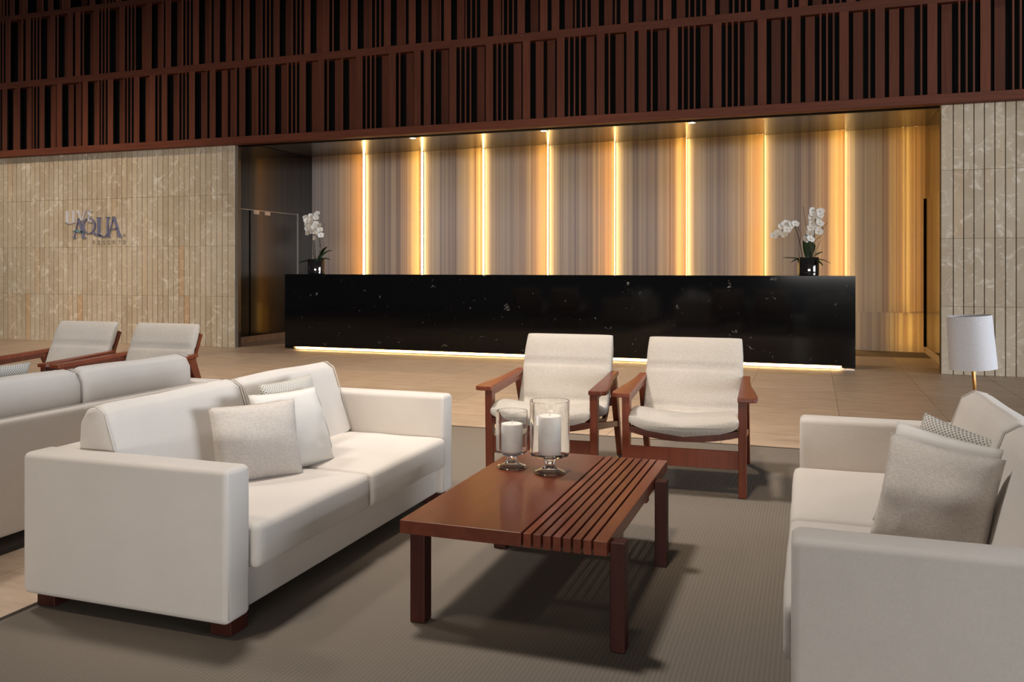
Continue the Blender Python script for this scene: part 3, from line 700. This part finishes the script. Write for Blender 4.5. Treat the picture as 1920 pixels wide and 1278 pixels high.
pillow((.362, 2.965, SEAT - .004), (.325, .335), R(-112), R(15), R(-9), M['white'], 'throw_pillow', 'plain white pillow in the middle on the right sofa', G3, .05, 5)
pillow((.42, 3.14, SEAT - .004), (.30, .335), R(-118), R(16), R(-14), M['grey'], 'throw_pillow', 'grey patterned pillow hindmost on the right sofa', G3, .055, 6)
pillow((-3.76, 3.02, SEAT), (.40, .40), R(180), R(12), R(3), M['grey'], 'throw_pillow', 'grey patterned pillow peeking over the turned away sofa', None, .05, 7)

# ------------------------------------------------------------------ coffee table
TX0, TX1, TY0, TY1, TZ = -1.291, -.588, 2.555, 3.725, .361
tb = empty('coffee_table', ((TX0 + TX1) / 2, (TY0 + TY1) / 2, RZ)); tag(tb, 'low red wood coffee table with a slatted half', 'coffee table')
tcx, tcy = (TX0 + TX1) / 2, (TY0 + TY1) / 2
def tp(name, x0_, x1_, y0_, y1_, z0_, z1_, m=M['wood'], b_=.003): return obj(name, B(x0_ - tcx, x1_ - tcx, y0_ - tcy, y1_ - tcy, z0_ - RZ, z1_ - RZ, bev=b_, seg=2), m, tb)
XS = -.865
tp('top_board', TX0, XS, TY0, TY1, TZ - .045, TZ, M['wood_y'])
pitch = (TX1 - .0495 - XS) / 7
for k in range(7): tp('slat', XS + k * pitch + .0075, XS + (k + 1) * pitch, TY0, TY1, TZ - .045, TZ, M['wood_y'], .0015)
tp('edge_board', TX1 - .0425, TX1, TY0, TY1, TZ - .045, TZ, M['wood_y'], .0025)
for yy in (2.80, 3.28): tp('cross_bar', TX0 + .05, TX1 - .004, yy - .022, yy + .022, TZ - .066, TZ - .046, M['wood'])
for (xa, xb, zt) in ((-1.271, -1.217, TZ - .046), (TX1 + .001, -.540, TZ - .012)):
    for (ya, yb) in ((2.592, 2.648), (3.392, 3.448)): tp('leg', xa, xb, ya, yb, RZ, zt, M['wood_dark'])

# ------------------------------------------------------------------ candles in footed glass cylinders
def hurricane(loc, rad, foot, zc, zt, label):
    o = obj('glass_hurricane', lathe([(0, .030), (.010, .028), (foot * .45, .015), (foot * .8, .0045), (foot * .94, 0), (foot, .0025), (foot * .96, .006), (foot * .8, .0095), (foot * .5, .018), (.022, .030), (.019, .036), (.020, .041), (.025, zc - .018), (.024, zc - .010), (rad * .55, zc - .005), (rad * .93, zc), (rad, zc + .012),
        (rad, zt - .001), (rad - .0008, zt), (rad - .0026, zt - .001), (rad - .0028, zc + .014), (rad * .9, zc + .005), (0, zc + .004)], 56), M['glass'], None, 30)
    o.location = loc; return tag(o, label, 'candle holder', 'footed glass candle holders on the table')
def candle(loc, rad, ht, label):
    root = empty('pillar_candle', loc); tag(root, label, 'candle', 'white candles on the table')
    obj('wax', lathe([(0, 0), (rad - .002, 0), (rad, .002), (rad, ht - .005), (rad - .002, ht - .001), (rad - .005, ht), (rad * .5, ht - .003), (0, ht - .004)], 40), M['wax'], root, 50)
    obj('wick', tube(bmesh.new(), [(0, 0, ht - .005), (.001, 0, ht + .004), (.003, 0, ht + .012)], .0014, 6), M['wick'], root, True)
V1 = (-1.186, 3.385, TZ); V2 = (-1.008, 3.345, TZ)
hurricane(V1, .0665, .063, .062, .238, 'smaller footed glass cylinder holding the short candle')
candle((V1[0], V1[1], TZ + .0665), .045, .118, 'short white pillar candle in the smaller glass')
hurricane(V2, .0815, .066, .072, .295, 'taller footed glass cylinder holding the tall candle')
candle((V2[0], V2[1], TZ + .0765), .046, .160, 'tall white pillar candle in the taller glass')

# ------------------------------------------------------------------ lounge chairs
def smooth_path(P_, n=5):
    out = []; P_ = [Vector(p) for p in P_]
    for i in range(len(P_) - 1):
        p0, p1, p2, p3 = P_[max(i - 1, 0)], P_[i], P_[i + 1], P_[min(i + 2, len(P_) - 1)]
        for k in range(n):
            t = k / n; out.append(.5 * ((2 * p1) + (-p0 + p2) * t + (2 * p0 - 5 * p1 + 4 * p2 - p3) * t * t + (-p0 + 3 * p1 - 3 * p2 + p3) * t ** 3))
    return out + [P_[-1]]
SEATP = [(-.045, .372), (.06, .392), (.20, .378), (.34, .345), (.44, .325), (.515, .345), (.57, .43), (.615, .53), (.665, .645), (.715, .760)]
def chair(loc, label, group, rz=R(2.3)):
    """faces -Y; origin on the floor under the middle of the front legs"""
    root = empty('lounge_chair', loc, rz); tag(root, label, 'armchair', group)
    LX = .30
    # cushion
    path = smooth_path(SEATP, 6); NU = 16; bm = bmesh.new(); rings = []; npth = len(path)
    for i, p in enumerate(path):
        a, c_ = path[max(i - 1, 0)], path[min(i + 1, npth - 1)]; d = (c_ - a).normalized(); nrm = Vector((-d.y, d.x))   # (y,z): normal towards sitter
        t = i / (npth - 1); th = .036 + .012 * max(0, 1 - t * 2.6)
        e = min(t, 1 - t) * 12; th *= math.sin(math.pi / 2 * min(1, .35 + .65 * e)) if e < 1 else 1
        for cr in (.60, .83): th *= 1 - .38 * math.exp(-((t - cr) / .010) ** 2)
        sag = .040 * max(0, 1 - t * 1.5)
        ring = []; hw = .283
        for j in range(2 * NU):
            an = 2 * math.pi * j / (2 * NU); cu = math.cos(an); su = math.sin(an)
            u = math.copysign(abs(cu) ** .25, cu); v_ = math.copysign(abs(su) ** .55, su)
            xx = u * hw * (1 if t < .9 else 1 - .03 * (t - .9) / .1); q = p + nrm * th * v_
            ring.append(bm.verts.new((xx, q.x, q.y - sag * (1 - (xx / hw) ** 2) + .012 * (xx / hw) ** 2 * (1 if t < .5 else 0))))
        rings.append(ring)
    for A, C in zip(rings, rings[1:]):
        nn = len(A)
        for j in range(nn): bm.faces.new((A[j], A[(j + 1) % nn], C[(j + 1) % nn], C[j]))
    bm.faces.new(rings[0]); bm.faces.new(rings[-1][::-1])
    cu_ = obj('cushion', bm, M['chairfab'], root, 60)
    # frame rails under seat and behind back
    for s_ in (-1, 1):
        rail = [(p.x + .0, p.y) for p in path]
        pts = []
        for i, p in enumerate(path):
            a, c_ = path[max(i - 1, 0)], path[min(i + 1, npth - 1)]; d = (c_ - a).normalized(); n_ = Vector((d.y, -d.x))
            pts.append((p + n_ * .036, p + n_ * .068))
        pts = pts[2:-3]
        outl = [tuple(q[0]) for q in pts] + [tuple(q[1]) for q in pts[::-1]]
        obj('frame_rail', prism(outl, 'x', s_ * .262 - .011, s_ * .262 + .011), M['wood'], root)
    # bowed front rail
    bm = bmesh.new(); fr = []
    for j in range(13):
        u = -1 + j / 6; z_ = .335 - .038 * (1 - u * u)
        fr.append([bm.verts.new((u * (LX - .015), y_, z_ + dz)) for y_, dz in ((-.012, -.022), (.018, -.022), (.018, .012), (-.012, .012))])
    for A, C in zip(fr, fr[1:]):
        for q in range(4): bm.faces.new((A[q], A[(q + 1) % 4], C[(q + 1) % 4], C[q]))
    bm.faces.new(fr[0]); bm.faces.new(fr[-1][::-1]); obj('front_rail', bm, M['wood'], root)
    obj('rear_rail', B(-LX + .02, LX - .02, .625, .655, .335, .385, bev=.003), M['wood'], root)
    obj('front_stretcher', B(-LX + .018, LX - .018, -.008, .014, .145, .238, bev=.002), M['wood'], root)
    for s_ in (-1, 1):
        x0_, x1_ = s_ * LX - .021, s_ * LX + .021
        obj('front_leg', prism([(-.028, .50), (.036, .50), (.020, 0), (-.014, 0)], 'x', x0_, x1_, .004), M['wood'], root)
        obj('rear_leg', prism([(.535, .512), (.615, .525), (.838, 0), (.800, 0)], 'x', x0_ + .003, x1_ - .003, .004), M['wood'], root)
        obj('side_stretcher', prism([(.005, .300), (.005, .340), (.690, .235), (.700, .200)], 'x', s_ * LX - .012, s_ * LX + .012, .002), M['wood'], root)
        # paddle armrest: wide rounded front, narrowing to the rear
        o_ = s_
        pl = [(o_ * (LX - .024), -.050), (o_ * (LX + .050), -.050), (o_ * (LX + .072), -.036), (o_ * (LX + .076), .02), (o_ * (LX + .062), .15), (o_ * (LX + .040), .30), (o_ * (LX + .028), .45), (o_ * (LX + .024), .64), (o_ * (LX - .022), .64), (o_ * (LX - .024), .3)]
        bm = prism(pl, 'z', .498, .522, .004)
        for v in bm.verts: v.co.z += .028 * max(0, v.co.y) / .6
        obj('armrest', bm, M['wood'], root)
        # side apron below the arm
        obj('arm_apron', prism([(.03, .465), (.03, .500), (.60, .528), (.60, .492)], 'x', s_ * LX - .014, s_ * LX + .014, .002), M['wood'], root)
    return root
GA, GB = 'lounge chairs behind the coffee table', 'lounge chairs by the limestone wall'
chair((-1.415, 4.53, RZ), 'wood framed lounge chair behind the candles, left of the front pair', GA)
chair((-.632, 4.53, RZ), 'wood framed lounge chair behind the slatted table end, right of the front pair', GA)
chair((-5.335, 4.53, RZ), 'leftmost wood framed lounge chair in front of the limestone wall', GB)
chair((-4.565, 4.53, RZ), 'second wood framed lounge chair from left, before the limestone wall', GB)

# ------------------------------------------------------------------ floor lamp, leaning a little
lp = empty('floor_lamp', (1.03, 6.2, 0)); lp.rotation_euler = (0, R(-4.0), 0); tag(lp, 'small brass floor lamp with white drum shade behind right sofa', 'floor lamp')
obj('base', lathe([(0, 0), (.11, 0), (.112, .006), (.108, .014), (.02, .02), (0, .02)], 36), M['brass'], lp, 40)
obj('pole', tube(bmesh.new(), [(0, 0, .018), (0, 0, .45), (0, 0, .86)], .0115, 12), M['brass'], lp, True)
sh = obj('lamp_shade', lathe([(.138, .545), (.137, .545), (.127, .885), (.130, .889), (.132, .885), (.141, .545), (.138, .545)], 48), M['shade'], lp, 50)
obj('shade_ring', tube(bmesh.new(), [(.128 * math.cos(a), .128 * math.sin(a), .87) for a in [i * math.pi / 12 for i in range(24)]], .002, 6, True), M['steel'], sh, True)
sb = bmesh.new()
for a in (0, 2.094, 4.189): tube(sb, [(.0, .0, .862), (.128 * math.cos(a), .128 * math.sin(a), .870)], .002, 6)
obj('shade_spider', sb, M['steel'], sh)
